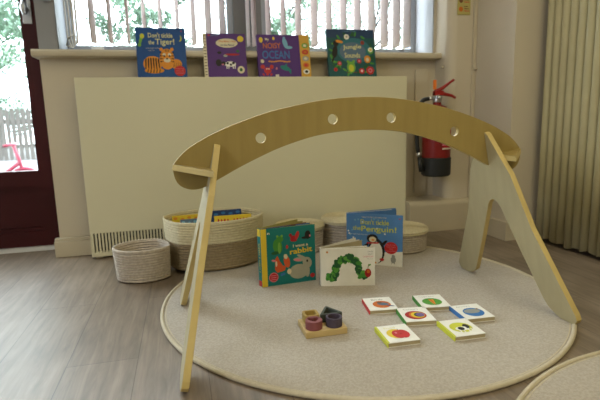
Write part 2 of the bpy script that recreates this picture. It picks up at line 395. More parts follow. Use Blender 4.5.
h = MB(); h.tube([(-.69, 2.652, 1.20), (-.69, 2.62, 1.20)], .012, 'steel', 12); h.tube([(-.69, 2.618, 1.17), (-.692, 2.612, 1.20), (-.69, 2.618, 1.235)], [.012, .016, .011], 'steel', 12); h.build('thumb_turn', door)
b = MB(); b.box((DX0-.06, 2.64, .02), (DX0, 2.74, 2.12), 'door'); b.box((DX1+.001, 2.64, .02), (-.6355, 2.74, 2.12), 'door'); b.box((DX0, 2.64, 2.082), (DX1, 2.74, 2.12), 'door')
struct(b, 'trim_6')
sbox('trim_7', [((DX0-.06, 2.632, .0003), (-.636, 2.78, .0195))], 'pvc')

# ------------------------------------------------------------------ ceiling lamps (source of the warm light)
for x, y in ((.9, .5), (.5, -1.1)):
    t = thing('ceiling_light', (x, y, 2.5), 'flat square ceiling light panel overhead, %s' % ('nearer the window' if y > 0 else 'further from the window'), 'light', 'ceiling light panels')
    b = MB(); pane_frame(b, -.62, .62, -.32, .32, -.03, -.001, .02, 'pvc'); b.v = [Vector((v.x, v.z, v.y)) for v in b.v]; b.build('frame', t)
    b = MB(); b.box((-.60, -.30, -.020), (.60, .30, -.012), 'lamp'); b.build('diffuser', t)

# ------------------------------------------------------------------ folding partition on the right
t = thing('folding_partition', (1.72, 1.98, .02), 'cream pleated folding partition curtain hanging along the right side', 'partition')
b = MB(); n = 0; pts = []
pitch = .046; y = 0; N = 92; ph = 0
for i in range(N*10+1):
    q = i/10; yy = -q*pitch
    d = abs(math.sin(PI*q))**.55*.030
    pts.append((.018-d, yy))
vs = []; rows = [.0, .5, 1.2, 2.44]
for zi, z in enumerate(rows):
    for i, (dx, yy) in enumerate(pts):
        zz = z+(.006*math.sin(i*.37)+.004*math.sin(i*.11) if zi == 0 else 0)
        vs.append((dx, yy-.0*z, zz))
m = len(pts); fs = []
for r in range(len(rows)-1):
    for i in range(m-1): fs.append((r*m+i, r*m+i+1, (r+1)*m+i+1, (r+1)*m+i))
b.add(vs, fs, 'partition', True)
pc = b.build('pleated_curtain', t); sm = pc.modifiers.new('s', 'SOLIDIFY'); sm.thickness = .003; sm.offset = 1
b = MB(); b.box((-.03, -4.3, 2.445), (.05, .02, 2.478), 'pvc'); b.build('top_track', t)

# ------------------------------------------------------------------ radiator
t = thing('radiator_cover', (.36, 2.415, 0), 'wide cream radiator cover with a slatted grille along its foot', 'radiator')
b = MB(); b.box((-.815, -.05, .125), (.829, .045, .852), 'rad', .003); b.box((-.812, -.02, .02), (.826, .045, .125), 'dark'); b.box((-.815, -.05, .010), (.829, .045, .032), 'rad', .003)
b.box((-.815, -.05, .03), (-.800, .045, .127), 'rad'); b.box((-.14, -.05, .03), (.829, .045, .127), 'rad'); b.build('casing', t)
b = MB(); x = -.7995
while x < -.15:
    b.box((x+.0065, -.0498, .031), (x+.0148, -.044, .1262), 'rad'); x += .0148
b.build('grille', t)
b = MB(); b.box((-.80, -.03, .0001), (-.77, .04, .0099), 'rad'); b.build('foot_block', t)
b = MB(); b.box((.79, -.03, .0001), (.82, .04, .0099), 'rad'); b.build('foot_block', t)

# ------------------------------------------------------------------ rugs
def rug(cx, cy, r, label, rz):
    t = thing('round_rug', (cx, cy, 0), label, 'rug', 'round cream rugs')
    b = MB(); b.lathe([(0, .0085), (r*.3, .0085), (r*.6, .0085), (r*.97, .0085), (r-.012, .0075), (r-.011, .0006), (0, .0005)], 'rug', 128)
    o = b.build('pile', t)
    b = MB(); b.lathe([(r-.0068+.0066*math.cos(a), .0068+.0062*math.sin(a)) for a in [2*PI*i/10 for i in range(10)]], 'rug_edge', 128, close=True); b.build('binding', t)
    b = MB(); b.lathe([(r-.018+.0018*math.cos(a), .0082+.0008*math.sin(a)) for a in [2*PI*i/8 for i in range(8)]], 'rug_edge', 128, close=True); b.build('stitching', t)
rug(.594, 1.5625, .702, 'whole round cream rug under the wooden arch and books', 0)
rug(1.085, .235, .706, 'partly seen round cream rug in the lower right corner', .5)
RZ = .0088    # top of the rug pile

# ------------------------------------------------------------------ play gym (wooden arch on two A-shaped legs)
gym = thing('play_gym', (.55, 1.40, 0), 'wooden baby play gym, curved plywood arch on two A-shaped legs, standing over the rug', 'play gym')
G = Matrix.Translation((-.55, -1.40, 0))
top = [(-.018, .53), (.014, .56), (.051, .582), (.095, .604), (.176, .635), (.258, .660), (.32, .674), (.397, .688), (.477, .697)]
bot = [(-.029, .510), (-.029, .490), (-.024, .471), (-.013, .455), (.005, .445), (.025, .441), (.054, .446), (.099, .468), (.17, .504), (.254, .541), (.316, .563), (.395, .584), (.476, .595)]
def smooth(p, n=4):
    out = []
    for i in range(len(p)-1):
        a = p[max(i-1, 0)]; b_ = p[i]; c = p[i+1]; d = p[min(i+2, len(p)-1)]
        for j in range(n):
            s = j/n
            out.append(tuple(.5*((2*b_[q])+(-a[q]+c[q])*s+(2*a[q]-5*b_[q]+4*c[q]-d[q])*s*s+(-a[q]+3*b_[q]-3*c[q]+d[q])*s**3) for q in (0, 1)))
    out.append(p[-1]); return out
left = bot[::-1]+top       # bottom middle -> left tip -> top middle
C = .55
half = [(.55, .598)]+left+[(.55, .6995)]
half = smooth(half)
outl = half+[(2*C-x, z) for x, z in half[::-1][1:-1]]
hol = []
for hx, hz in ((.228, .584), (.453, .634), (.647, .634), (.872, .584)):
    hol.append([(hx+.0155*math.cos(-2*PI*i/28), hz+.0155*math.sin(-2*PI*i/28)) for i in range(28)])
arch = panel(outl, hol, .016, G @ frame((0, 1.40, 0), (1, 0, 0), (0, 0, 1)), 'ply', 'ply_edge', 'arch', gym)
side = [(.014, .581), (.024, .573), (.033, .558), (.108, .445), (.170, .276), (.303, .035), (.306, .02), (.298, .007), (.280, .0), (.248, .0), (.221, .008), (.191, .026),
        (.178, .044), (.101, .188), (.045, .300), (.033, .325), (.018, .342)]
LEGO = side+[(0, .348)]+[(-y, s) for y, s in side[::-1]]+[(0, .583)]
LEGO = [(y+.022*s/.58, s) for y, s in LEGO]
def leg(x0, x1, z1, outward, zb, fs=1):
    d = Vector((x1-x0, 0, z1)).normalized()
    M0 = frame((x0, 1.380, zb), (0, 1, 0), d)      # local z = y x d
    n = Vector((0, 1, 0)).cross(d)
    off = .009 if (n.x > 0) == (outward > 0) else -.009
    return panel([(y*(fs if y < 0 else 1), s) for y, s in LEGO], [], .018, G @ Matrix.Translation(n*off) @ M0, 'ply_pale', 'ply_edge', 'leg_panel', gym)
leg(-.044+.018, .090+.018, .565, -1, .002, 1.10)
leg(1.10, .985, .565, 1, .006)
def brace(tip, xl, sgn):
    hw = .12; pts = [(tip, 1.392)]
    for i in range(9):
        s = i/8; pts.append((tip+(xl-tip)*s, 1.392-hw*(s)))
    pts += [(xl, 1.408+hw)]
    for i in range(8, -1, -1):
        s = i/8; pts.append((tip+(xl-tip)*s, 1.408+hw*(s)))
    pp = []
    for p in pts:
        if not pp or (Vector(p)-Vector(pp[-1])).length > 1e-4: pp.append(p)
    panel(pp if sgn > 0 else pp[::-1], [], .017, G @ Matrix.Translation((tip, 0, .509)) @ Matrix.Rotation(.13*sgn, 4, 'Y') @ Matrix.Translation((-tip, 0, 0)), 'ply', 'ply_edge', 'brace', gym)
brace(-.031, .078, 1); brace(1.131, 1.017, -1)

# ------------------------------------------------------------------ baskets
def rope_profile(r0, r1, z0, z1, rows, t=.0045, inner=True):
    h = (z1-z0)/rows; out = []
    for j in range(rows):
        for a in (-80, -40, 0, 40, 80):
            s = (j+.5+.5*math.sin(math.radians(a)))/rows; r = r0+(r1-r0)*s
            out.append((r-t+t*math.cos(math.radians(a)), z0+h*(j+.5)+h/2*math.sin(math.radians(a))))
    if inner:
        for j in range(rows-1, -1, -1):
            for a in (80, 0, -80):
                s = (j+.5+.5*math.sin(math.radians(a)))/rows; r = r0+(r1-r0)*s
                out.append((r-t*1.6-t*math.cos(math.radians(a)), z0+h*(j+.5)+h/2*math.sin(math.radians(a))))
    return out
def squash(t, d, lim, k):       # a soft basket wall pressed in where its neighbour leans on it
    for ch in t.children:
        for v in ch.data.vertices:
            q = v.co.dot(d)
            if q > lim: v.co -= d*((q-lim)*(1-k))
t = thing('rope_basket', (-.184, 2.012, 0), 'small open round rope basket on the wooden floor by the radiator', 'basket')
b = MB(); pr = [(.09, .001), (.106, .003)]+rope_profile(.114, .124, .004, .134, 12, t=.006, inner=True)+[(0, .008)]
b.lathe([(0, .001)]+pr, 'rope_grey', 72, sx=1, sy=.86); b.build('coiled_wall', t)
b = MB(); b.lathe([(.118+.0062*math.cos(a), .134+.0055*math.sin(a)) for a in [2*PI*i/12 for i in range(12)]], 'rope_grey', 72, sy=.86, close=True); b.build('rim', t)
squash(t, Vector((.94, .34, 0)), .080, .45)

t = thing('book_basket', (.112, 2.108, RZ), 'large oval two-tone rope basket filled with books beside the wooden leg', 'basket')
b = MB()
prf = [(0, .001), (.185, .001), (.204, .006)]+rope_profile(.213, .229, .010, .213, 18, t=.006, inner=True)+[(0, .012)]
b.lathe(prf, 'rope_cream', 96, sx=1, sy=.76, kf=lambda z: 'rope_tan' if z < .122 else 'rope_cream'); b.build('coiled_wall', t)
b = MB(); b.lathe([(.222+.0065*math.cos(a), .213+.0055*math.sin(a)) for a in [2*PI*i/12 for i in range(12)]], 'rope_cream', 96, sy=.758, close=True); b.build('rim', t)
squash(t, Vector((-.94, -.34, 0)), .185, .5)
bx = .108; by = 2.14
def basket_book(x, y, w, h, th, rz, lean, k, label, txt=None, z0=.026, rim=None):
    t = thing('basket_book', (x, y, z0), label, 'book', 'books in the oval basket', (lean, 0, rz))
    b = MB(); b.box((-w/2, -th/2, 0), (w/2, -th/2+.003, h), k)
    if txt:
        b.M = frame((0, -th/2-.0004, 0), (1, 0, 0), (0, 0, 1)); [b.poly([(-w*.42+w*.085*i, h-.030), (-w*.42+w*.085*i+w*.055, h-.030), (-w*.42+w*.085*i+w*.045, h-.014-.003*(i % 2)), (-w*.42+w*.085*i+w*.01, h-.014)], 0, 'red') for i in range(10) if i != 4]
        b.M = I4
    if rim:
        b.M = frame((0, -th/2-.0004, 0), (1, 0, 0), (0, 0, 1))
        for i in range(5): b.ell(-w*.4+w*.2*i, h-.012-.005*(i % 2), w*.06, .006, 0, rim)
        b.M = I4
    b.build('front_cover', t)
    b = MB(); b.box((-w/2+.004, -th/2+.0031, .003), (w/2-.003, th/2-.0031, h-.003), 'page'); b.build('pages', t)
    b = MB(); b.box((-w/2, th/2-.003, 0), (w/2, th/2, h), k); b.build('back_cover', t)
basket_book(.20, 2.070, .165, .197, .014, -.02, -.10, 'yellow', 'yellow book with red lettering at the right of the oval basket', True)
basket_book(.035, 2.075, .125, .192, .012, .12, -.10, 'bluegrey', 'small grey-blue book poking out of the oval basket left of the leg', rim='light_blue')
basket_book(.01, 2.15, .15, .198, .012, .06, -.06, 'yellow', 'plain yellow book at the left end of the oval basket', rim='orange')
basket_book(.165, 2.16, .17, .206, .014, .06, -.08, 'dark_blue', 'dark blue book standing highest in the middle of the oval basket', rim='blue')

def lid_basket(x, y, r, h, label, base='rope_grey'):
    t = thing('lidded_basket', (x, y, RZ), label, 'basket', 'round lidded rope baskets')
    b = MB(); b.lathe([(0, .001), (r*.85, .001)]+rope_profile(r*.93, r*.96, .004, h-.026, 8, t=.006, inner=False)+[(0, h-.026)], base, 64); b.build('body', t)
    b = MB(); prof = [(0, h-.0255), (r-.008, h-.0255)]+rope_profile(r, r+.001, h-.025, h-.007, 2, inner=False)
    k = 14
    for j in range(k):
        rc = (r-.004)*(1-j/k)
        prof += [(rc, h-.005), (rc-(r/k)*.5, h-.001+.001*(j/k))]
    prof += [(0, h)]
    b.lathe(prof, 'rope_cream', 64); b.build('lid', t)
    return t
lid_basket(.530, 2.18, .122, .134, 'lidded rope basket directly behind the teal rabbit book')
lid_basket(.787, 2.216, .133, .142, 'lidded rope basket between the rabbit book and the penguin book, against the radiator')
lid_basket(1.00, 2.035, .128, .112, 'lidded rope basket at the right of the penguin book')

# ------------------------------------------------------------------ cover art helpers (local: x right, y up, z out)
E1 = .0003
def stripes_tiger(b, W, H):
    z = E1
    b.ell(W*.30, H*.27, W*.19, H*.16, z, 'orange'); b.ell(W*.33, H*.14, W*.20, H*.06, z*1.3, 'orange')
    b.ell(W*.60, H*.38, W*.15, H*.20, z*2, 'orange'); b.ell(W*.78, H*.27, W*.12, H*.10, z*1.5, 'orange'); b.ell(W*.60, H*.26, W*.12, H*.10, z*2.5, 'orange')
    for i in range(6): b.poly([(W*(.15+i*.055), H*(.17+.02*(i % 2))), (W*(.17+i*.055), H*.17), (W*(.185+i*.05), H*.39), (W*(.155+i*.05), H*(.40-abs(i-2.5)*.015))], z*3, 'black')
    for i in range(5): b.poly([(W*(.18+i*.06), H*.09), (W*(.20+i*.06), H*.09), (W*(.215+i*.06), H*.16), (W*(.20+i*.06), H*.17)], z*3.2, 'black')
    for sx in (-1, 1):
        for i in range(4): b.poly([(W*(.60+sx*.14), H*(.30+i*.06)), (W*(.60+sx*.14), H*(.33+i*.06)), (W*(.60+sx*.07), H*(.325+i*.055))], z*3, 'black')
        b.ell(W*(.60+sx*.11), H*.565, W*.035, H*.035, z*2.2, 'orange'); b.ell(W*(.60+sx*.055), H*.43, W*.018, H*.02, z*3.5, 'black')
        b.ell(W*(.60+sx*.055), H*.46, W*.035, H*.03, z*3.2, 'cream')
        b.ell(W*(.60+sx*.055), H*.43, W*.018, H*.02, z*3.6, 'black')
    b.ell(W*.60, H*.345, W*.07, H*.045, z*3.4, 'cream'); b.ell(W*.60, H*.375, W*.022, H*.015, z*3.8, 'black')
    for i in range(3): b.poly([(W*(.57+i*.03), H*.52), (W*(.585+i*.03), H*.52), (W*(.58+i*.03), H*.58)], z*3.4, 'black')
    for i in range(4): b.poly([(W*(.72+i*.045), H*.20), (W*(.735+i*.045), H*.20), (W*(.75+i*.04), H*.33)], z*3.4, 'black')
def art_tiger(b, W, H):
    z = E1
    stripes_tiger(b, W, H)
    b.text("Don't tickle", W*.24, H*.80, W*.50, H*.10, z, 'pale_yellow', .012); b.text('the', W*.24, H*.665, W*.12, H*.085, z, 'pale_yellow', .012)
    b.text('Tiger!', W*.38, H*.63, W*.39, H*.15, z, 'pale_yellow', .012)
    b.text('you might make', W*.18, H*.575, W*.28, H*.025, z, 'cream', .0); b.text('it snort...', W*.24, H*.535, W*.12, H*.02, z, 'cream', .0)
    b.ell(W*.85, H*.13, W*.115, H*.105, z*4, 'red')
    for i in range(3): b.text(('PRESS THE', 'PAGES TO HEAR', 'NOISES')[i], W*.765, H*(.165-i*.045), W*.17, H*.022, z*5, 'pink')
    b.ell(W*.09, H*.76, W*.030, H*.12, z, 'leaf', -.25); b.ell(W*.12, H*.83, W*.045, H*.05, z*1.2, 'lime'); b.ell(W*.06, H*.65, W*.035, H*.035, z*1.2, 'leaf')
    b.ell(W*.89, H*.79, W*.035, H*.06, z, 'lime'); b.ell(W*.872, H*.80, W*.03, H*.052, z*1.4, 'navy_cover')
    b.text('U', W*.91, H*.93, W*.03, H*.03, z, 'red', .03)
def cow(b, cx, cy, s, z, flip=1):
    b.ell(cx, cy, s*.55, s*.26, z, 'white'); b.ell(cx-flip*s*.62, cy+s*.08, s*.20, s*.18, z*1.3, 'black'); b.ell(cx-flip*s*.70, cy-.04*s, s*.1, s*.08, z*1.6, 'pink')
    for dx in (-.38, -.2, .22, .4): b.poly([(cx+dx*s, cy-.45*s), (cx+dx*s+.08*s, cy-.45*s), (cx+dx*s+.1*s, cy), (cx+dx*s, cy)], z*1.1, 'white')
    for dx, dy, r in ((-.25, .08, .13), (.05, -.06, .12), (.3, .1, .14)): b.ell(cx+dx*s, cy+dy*s, r*s, r*s*.9, z*1.5, 'black')
def art_farm(b, W, H):
    z = E1
    b.box((-.003, 0, -.002), (W*.07, H, 0.0002), 'cream')
    for i in range(14): b.poly([(0, H*(.05+i*.068)), (W*.055, H*(.05+i*.068)), (W*.055, H*(.065+i*.068)), (0, H*(.065+i*.068))], z*1.5, 'black')
    b.ell(W*.55, H*.78, W*.26, H*.105, z, 'cream'); b.text('What Makes a Noise', W*.36, H*.80, W*.40, H*.045, z*2, 'burnt', .01); b.text('on the Farm?', W*.40, H*.715, W*.32, H*.05, z*2, 'dark_blue', .02)
    cow(b, W*.60, H*.30, W*.25, z)
    b.ell(W*.33, H*.33, W*.07, H*.08, z*1.4, 'black'); b.ell(W*.36, H*.56, W*.05, H*.03, z, 'black'); b.ell(W*.66, H*.52, W*.18, H*.025, z, 'crimson'); b.ell(W*.80, H*.60, W*.04, H*.03, z, 'dark_green')
    b.ell(W*.50, H*.49, W*.05, H*.03, z, 'grey')
    b.ell(W*.88, H*.88, W*.075, H*.07, z, 'yellow'); b.ell(W*.85, H*.17, W*.085, H*.085, z, 'cream'); b.ell(W*.85, H*.17, W*.035, H*.04, z*2, 'dark_green')
    b.text('SOUND BOOK', W*.18, H*.945, W*.18, H*.02, z, 'light_blue', .01); b.ell(W*.14, H*.955, W*.03, H*.018, z, 'red')
def art_ocean(b, W, H):
    z = E1
    b.text('NOISY', W*.13, H*.67, W*.42, H*.13, z, 'burnt', .012, .02); b.text('OCEAN', W*.10, H*.43, W*.65, H*.19, z, 'blue', .012); b.text('My', W*.19, H*.84, W*.09, H*.08, z, 'cream', .01)
    b.ell(W*.09, H*.87, W*.045, H*.065, z, 'yellow'); b.ell(W*.39, H*.91, W*.028, H*.04, z, 'yellow'); b.ell(W*.09, H*.37, W*.04, H*.045, z, 'cream', .5)
    for i in range(10): b.ell(W*(.26+i*.052), H*(.37-.01*math.sin(i)), W*.03, H*.016, z, 'orange')
    b.ell(W*.66, H*.80, W*.055, H*.13, z, 'light_blue', .25); b.ell(W*.74, H*.70, W*.09, H*.035, z*1.3, 'light_blue'); b.ell(W*.64, H*.92, W*.03, H*.035, z*1.5, 'light_blue')
    b.ell(W*.20, H*.15, W*.085, H*.075, z, 'red'); b.ell(W*.09, H*.24, W*.05, H*.05, z, 'red'); b.ell(W*.30, H*.24, W*.045, H*.05, z, 'red')
    for i in range(3):
        b.ell(W*(.10+i*.09), H*.06, W*.035, H*.02, z*1.3, 'red', .8*(i-1))
    b.ell(W*.18, H*.19, W*.012, H*.016, z*3, 'white'); b.ell(W*.23, H*.19, W*.012, H*.016, z*3, 'white')
    b.ell(W*.62, H*.21, W*.12, H*.055, z, 'teal', -.35); b.poly([(W*.60, H*.25), (W*.66, H*.33), (W*.67, H*.22)], z*1.2, 'teal'); b.poly([(W*.70, H*.14), (W*.76, H*.19), (W*.75, H*.06)], z*1.2, 'teal')
    b.ell(W*.415, H*.20, W*.018, H*.03, z, 'pink'); b.poly([(W*.38, 0), (W*.46, 0), (W*.46, H*.06), (W*.38, H*.06)], z, 'offwhite')
def flower(b, x, y, r, z, k1, k2, k3=None):
    for i in range(7): a = 2*PI*i/7; b.ell(x+r*.62*math.cos(a), y+r*.62*math.sin(a), r*.42, r*.42, z*(1+.05*i), k1, n=10)
    b.ell(x, y, r*.55, r*.55, z*2, k2, n=12)
    if k3: b.ell(x, y, r*.28, r*.28, z*2.6, k3, n=10)
def art_jungle(b, W, H):
    z = E1; rnd = random.Random(3)
    b.poly([(0, H*.82), (W, H*.82), (W, H), (0, H)], z*.6, 'jungle_blue'); b.ell(W*.55, H*.55, W*.36, H*.27, z*.7, 'jungle_mid'); b.ell(W*.52, H*.53, W*.28, H*.20, z*.8, 'bluegrey')
    for i in range(44):
        a = rnd.random()*2*PI; rr = rnd.uniform(.38, .5); x = .5+rr*math.cos(a)*.95; y = .48+rr*math.sin(a)*.95
        x = min(.93, max(.06, x)); y = min(.90, max(.06, y))
        b.ell(W*x, H*y, W*.055, H*.022, z*(1+.02*i), ('dark_green', 'green', 'mid_green', 'dark_green')[i % 4], rnd.random()*3, n=8)
    b.text('Jungle', W*.32, H*.555, W*.39, H*.11, z*3, 'pale_yellow', .012, .05); b.text('Sounds', W*.34, H*.40, W*.33, H*.105, z*3, 'pale_yellow', .012)
    b.text('SOUND BOOK', W*.34, H*.95, W*.28, H*.02, z*2, 'light_blue')
    b.ell(W*.14, H*.52, W*.055, H*.13, z*3, 'black', -.2); b.ell(W*.17, H*.70, W*.055, H*.06, z*3.2, 'black'); b.ell(W*.25, H*.74, W*.08, H*.03, z*3.4, 'orange', -.2); b.ell(W*.09, H*.36, W*.02, H*.06, z*3.3, 'black', -.3)
    flower(b, W*.41, H*.84, W*.055, z*3, 'white', 'cream', 'grey'); flower(b, W*.90, H*.57, W*.05, z*3, 'white', 'yellow'); flower(b, W*.86, H*.13, W*.085, z*3, 'red', 'pink', 'red'); flower(b, W*.68, H*.12, W*.06, z*3, 'red', 'pink', 'white')
    flower(b, W*.64, H*.33, W*.05, z*3, 'crimson', 'pink'); flower(b, W*.22, H*.28, W*.045, z*3, 'red', 'pink'); flower(b, W*.13, H*.15, W*.04, z*3, 'red', 'crimson'); flower(b, W*.74, H*.72, W*.04, z*3, 'crimson', 'brown')
    b.ell(W*.46, H*.20, W*.09, H*.12, z*4, 'leaf'); b.ell(W*.46, H*.18, W*.055, H*.075, z*4.3, 'lime'); b.ell(W*.40, H*.32, W*.03, H*.03, z*4.2, 'leaf'); b.ell(W*.52, H*.32, W*.03, H*.03, z*4.2, 'leaf')
    b.ell(W*.82, H*.37, W*.07, H*.08, z*3.6, 'orange'); b.ell(W*.82, H*.36, W*.035, H*.04, z*4, 'cream'); b.box((W*.36, H*.085, z*3), (W*.58, H*.10, z*3.2), 'brown')
def art_rabbit(b, W, H):
    z = E1
    b.poly([(0, 0), (W*.10, 0), (W*.10, H), (0, H)], z, 'yellow')
    b.text('I want a', W*.58, H*.635, W*.28, H*.05, z*6, 'cream', .03, .03); b.text('rabbit', W*.52, H*.515, W*.42, H*.095, z*6, 'yellow', .02, .05)
    b.text('n', W*.12, H*.90, W*.04, H*.03, z, 'white', .02)
    b.ell(W*.30, H*.68, W*.085, H*.13, z, 'green', .15); b.ell(W*.34, H*.80, W*.065, H*.055, z*1.3, 'green'); b.ell(W*.33, H*.65, W*.028, H*.10, z*1.6, 'leaf'); b.ell(W*.30, H*.855, W*.02, H*.02, z*1.6, 'leaf'); b.ell(W*.38, H*.855, W*.02, H*.02, z*1.6, 'leaf')
    b.ell(W*.25, H*.57, W*.07, H*.03, z*1.2, 'dark_green')
    b.ell(W*.58, H*.79, W*.045, H*.055, z, 'crimson', -.4); b.ell(W*.66, H*.84, W*.035, H*.075, z*1.2, 'red', -.3); b.ell(W*.54, H*.85, W*.028, H*.03, z*1.4, 'crimson'); b.ell(W*.60, H*.755, W*.06, H*.022, z*1.5, 'crimson')
    b.ell(W*.86, H*.83, W*.055, H*.075, z, 'black'); b.ell(W*.83, H*.785, W*.09, H*.025, z*1.2, 'black'); b.ell(W*.90, H*.81, W*.015, H*.02, z*1.5, 'pink')
    b.poly([(W*.24, H*.28), (W*.25, H*.47), (W*.29, H*.52), (W*.33, H*.42), (W*.38, H*.34), (W*.44, H*.32), (W*.42, H*.25), (W*.28, H*.22)], z, 'fox')
    b.ell(W*.46, H*.40, W*.055, H*.11, z*1.3, 'fox', .2); b.ell(W*.44, H*.49, W*.035, H*.045, z*1.6, 'cream', .3); b.ell(W*.22, H*.44, W*.04, H*.018, z*1.5, 'pink', -.3); b.ell(W*.265, H*.38, W*.016, H*.05, z*1.5, 'cream')
    b.ell(W*.68, H*.20, W*.18, H*.13, z*1.2, 'rabbit'); b.ell(W*.84, H*.34, W*.085, H*.10, z*1.4, 'rabbit', .3); b.ell(W*.69, H*.41, W*.11, H*.038, z*1.5, 'rabbit', -.10); b.ell(W*.66, H*.405, W*.07, H*.02, z*2, 'pink', -.12); b.ell(W*.74, H*.45, W*.10, H*.025, z*1.3, 'rabbit', -.5)
    b.ell(W*.84, H*.37, W*.018, H*.022, z*3, 'black'); b.ell(W*.84, H*.19, W*.045, H*.11, z*1.6, 'rabbit'); b.ell(W*.50, H*.22, W*.04, H*.05, z*2, 'cream')
    b.ell(W*.21, H*.15, W*.085, H*.085, z*3, 'pink'); b.ell(W*.21, H*.15, W*.072, H*.072, z*3.5, 'red')
    for i in range(3): b.poly([(W*.16, H*(.175-i*.035)), (W*.26, H*(.175-i*.035)), (W*.26, H*(.187-i*.035)), (W*.16, H*(.187-i*.035))], z*4, 'pink')
    b.ell(W*.365, H*.18, W*.03, H*.025, z, 'blue', .6); b.ell(W*.40, H*.19, W*.025, H*.025, z*1.2, 'blue', -.6)
    b.ell(W*.935, H*.10, W*.045, H*.04, z*2, 'red')
    b.ell(W*.47, H*.655, W*.022, H*.035, z, 'red')
def art_green(b, W, H):     # green leafy arch beside a red fruit, plain stand-in artwork
    z = E1; rnd = random.Random(5)
    arcp = [(.14, .26), (.22, .22), (.27, .36), (.27, .50), (.33, .62), (.41, .70), (.50, .74), (.59, .72), (.66, .64), (.70, .52), (.71, .40), (.76, .30), (.82, .28)]
    for i in range(len(arcp)-1):
        for j in range(5):
            s = j/5; x = arcp[i][0]+(arcp[i+1][0]-arcp[i][0])*s; y = arcp[i][1]+(arcp[i+1][1]-arcp[i][1])*s
            for q in range(2):
                b.ell(W*(x+rnd.uniform(-.035, .035)), H*(y+rnd.uniform(-.06, .06)), W*.062, H*.055, z*(1+.02*(i*10+j*2+q)), ('dark_green', 'green', 'dark_green', 'mid_green')[rnd.randrange(4)], rnd.random()*3, n=8)
    b.ell(W*.87, H*.34, W*.060, H*.115, z*4, 'crimson'); b.ell(W*.875, H*.38, W*.03, H*.05, z*4.4, 'burnt')
    b.ell(W*.875, H*.52, W*.006, H*.07, z*3, 'brown', -.15); b.ell(W*.90, H*.55, W*.028, H*.02, z*3.4, 'mid_green', .5)
    for i, (a, c) in enumerate((('THE VERY', .11), ('HUNGRY', .10), ('CATERPILLAR', .19))): b.text(a, W*(.97-c), H*(.88-i*.065), W*c, H*.04, z, 'grey' if i < 2 else 'pink')
    b.text('by Eric Carle', W*.86, H*.69, W*.10, H*.03, z, 'grey'); b.ell(W*.12, H*.90, W*.018, H*.03, z, 'orange')
def art_penguin(b, W, H):
    z = E1; rnd = random.Random(9)
    b.poly([(0, 0), (W, 0), (W, H*.30), (W*.7, H*.27), (W*.35, H*.30), (0, H*.26)], z*.7, 'white')
    for i in range(30): b.ell(W*rnd.uniform(.03, .97), H*rnd.uniform(.35, .96), W*.016, H*.016, z, 'light_blue' if i % 2 else 'white', n=8)
    b.text("Don't tickle", W*.26, H*.80, W*.50, H*.10, z*2, 'lime', .012); b.text('the', W*.12, H*.68, W*.14, H*.085, z*2, 'lime', .012); b.text('Penguin!', W*.27, H*.63, W*.62, H*.14, z*2, 'lime', .012)
    b.text('you might make it squawk...', W*.06, H*.585, W*.34, H*.025, z*2, 'white'); b.text('TOUCHY-FEELY SOUND BOOK', W*.28, H*.93, W*.44, H*.025, z*2, 'cream')
    b.ell(W*.54, H*.28, W*.15, H*.25, z*3, 'black'); b.ell(W*.53, H*.25, W*.12, H*.22, z*3.5, 'white'); b.ell(W*.47, H*.53, W*.10, H*.085, z*4, 'black'); b.ell(W*.475, H*.51, W*.065, H*.055, z*4.4, 'cream')
    b.ell(W*.48, H*.50, W*.028, H*.018, z*5, 'orange'); b.poly([(W*.37, H*.42), (W*.58, H*.43), (W*.58, H*.46), (W*.37, H*.45)], z*5, 'red')
    b.ell(W*.68, H*.45, W*.07, H*.028, z*4, 'black', .8); b.ell(W*.35, H*.38, W*.06, H*.028, z*4, 'black', .6); b.ell(W*.64, H*.12, W*.04, H*.03, z*5, 'red'); b.ell(W*.50, H*.05, W*.05, H*.02, z*5, 'orange')
    b.ell(W*.80, H*.36, W*.115, H*.12, z*4, 'red')
    for i in range(4): b.text(('PRESS THE', 'PAGES TO HEAR', 'THE', 'NOISES')[i], W*(.72 if i != 2 else .77), H*(.41-i*.04), W*(.16 if i != 2 else .06), H*.02, z*5, 'pink')
    b.ell(W*.84, H*.13, W*.045, H*.07, z*2, 'grey'); b.ell(W*.84, H*.20, W*.03, H*.03, z*2.3, 'grey'); b.box((W*.81, H*.04, z), (W*.815, H*.09, z*2), 'black'); b.box((W*.86, H*.04, z), (W*.865, H*.09, z*2), 'black')
    b.text('U', W*.93, H*.92, W*.03, H*.035, z*2, 'red', .03)

# ------------------------------------------------------------------ books leaning on the radiator top against the sill
def shelf_book(x, w, h, th, k, art, label, spine_k=None, rz=0, extra=None):
    lean = -math.atan2(.026, .12)
    t = thing('picture_book', (x, 2.396, .8532), label, 'book', 'picture books on top of the radiator', (lean, 0, rz))
    b = MB(); b.box((0, -.0, 0), (w, .003, h), k, .0008); b.M = frame((0, -.0002, 0), (1, 0, 0), (0, 0, 1)); art(b, w, h); b.M = I4; b.build('front_cover', t)
    b = MB(); b.box((.003, .0032, .002), (w-.002, th-.0032, h-.002), 'page'); b.build('pages', t)
    b = MB(); b.box((0, th-.003, 0), (w, th, h), k, .0008); b.build('back_cover', t)
    b = MB(); b.box((-.0025, .0, 0), (-.0001, th, h), spine_k or k, .0006); b.build('spine', t)
    if extra: extra(t, w, h, th)
    return t
shelf_book(-.178, .226, .241, .018, 'navy_cover', art_tiger, 'blue tiger board book on the radiator, leftmost of the four')
shelf_book(.133, .207, .219, .018, 'purple', art_farm, 'purple farm book with a cow on it, second from left on the radiator', 'cream')
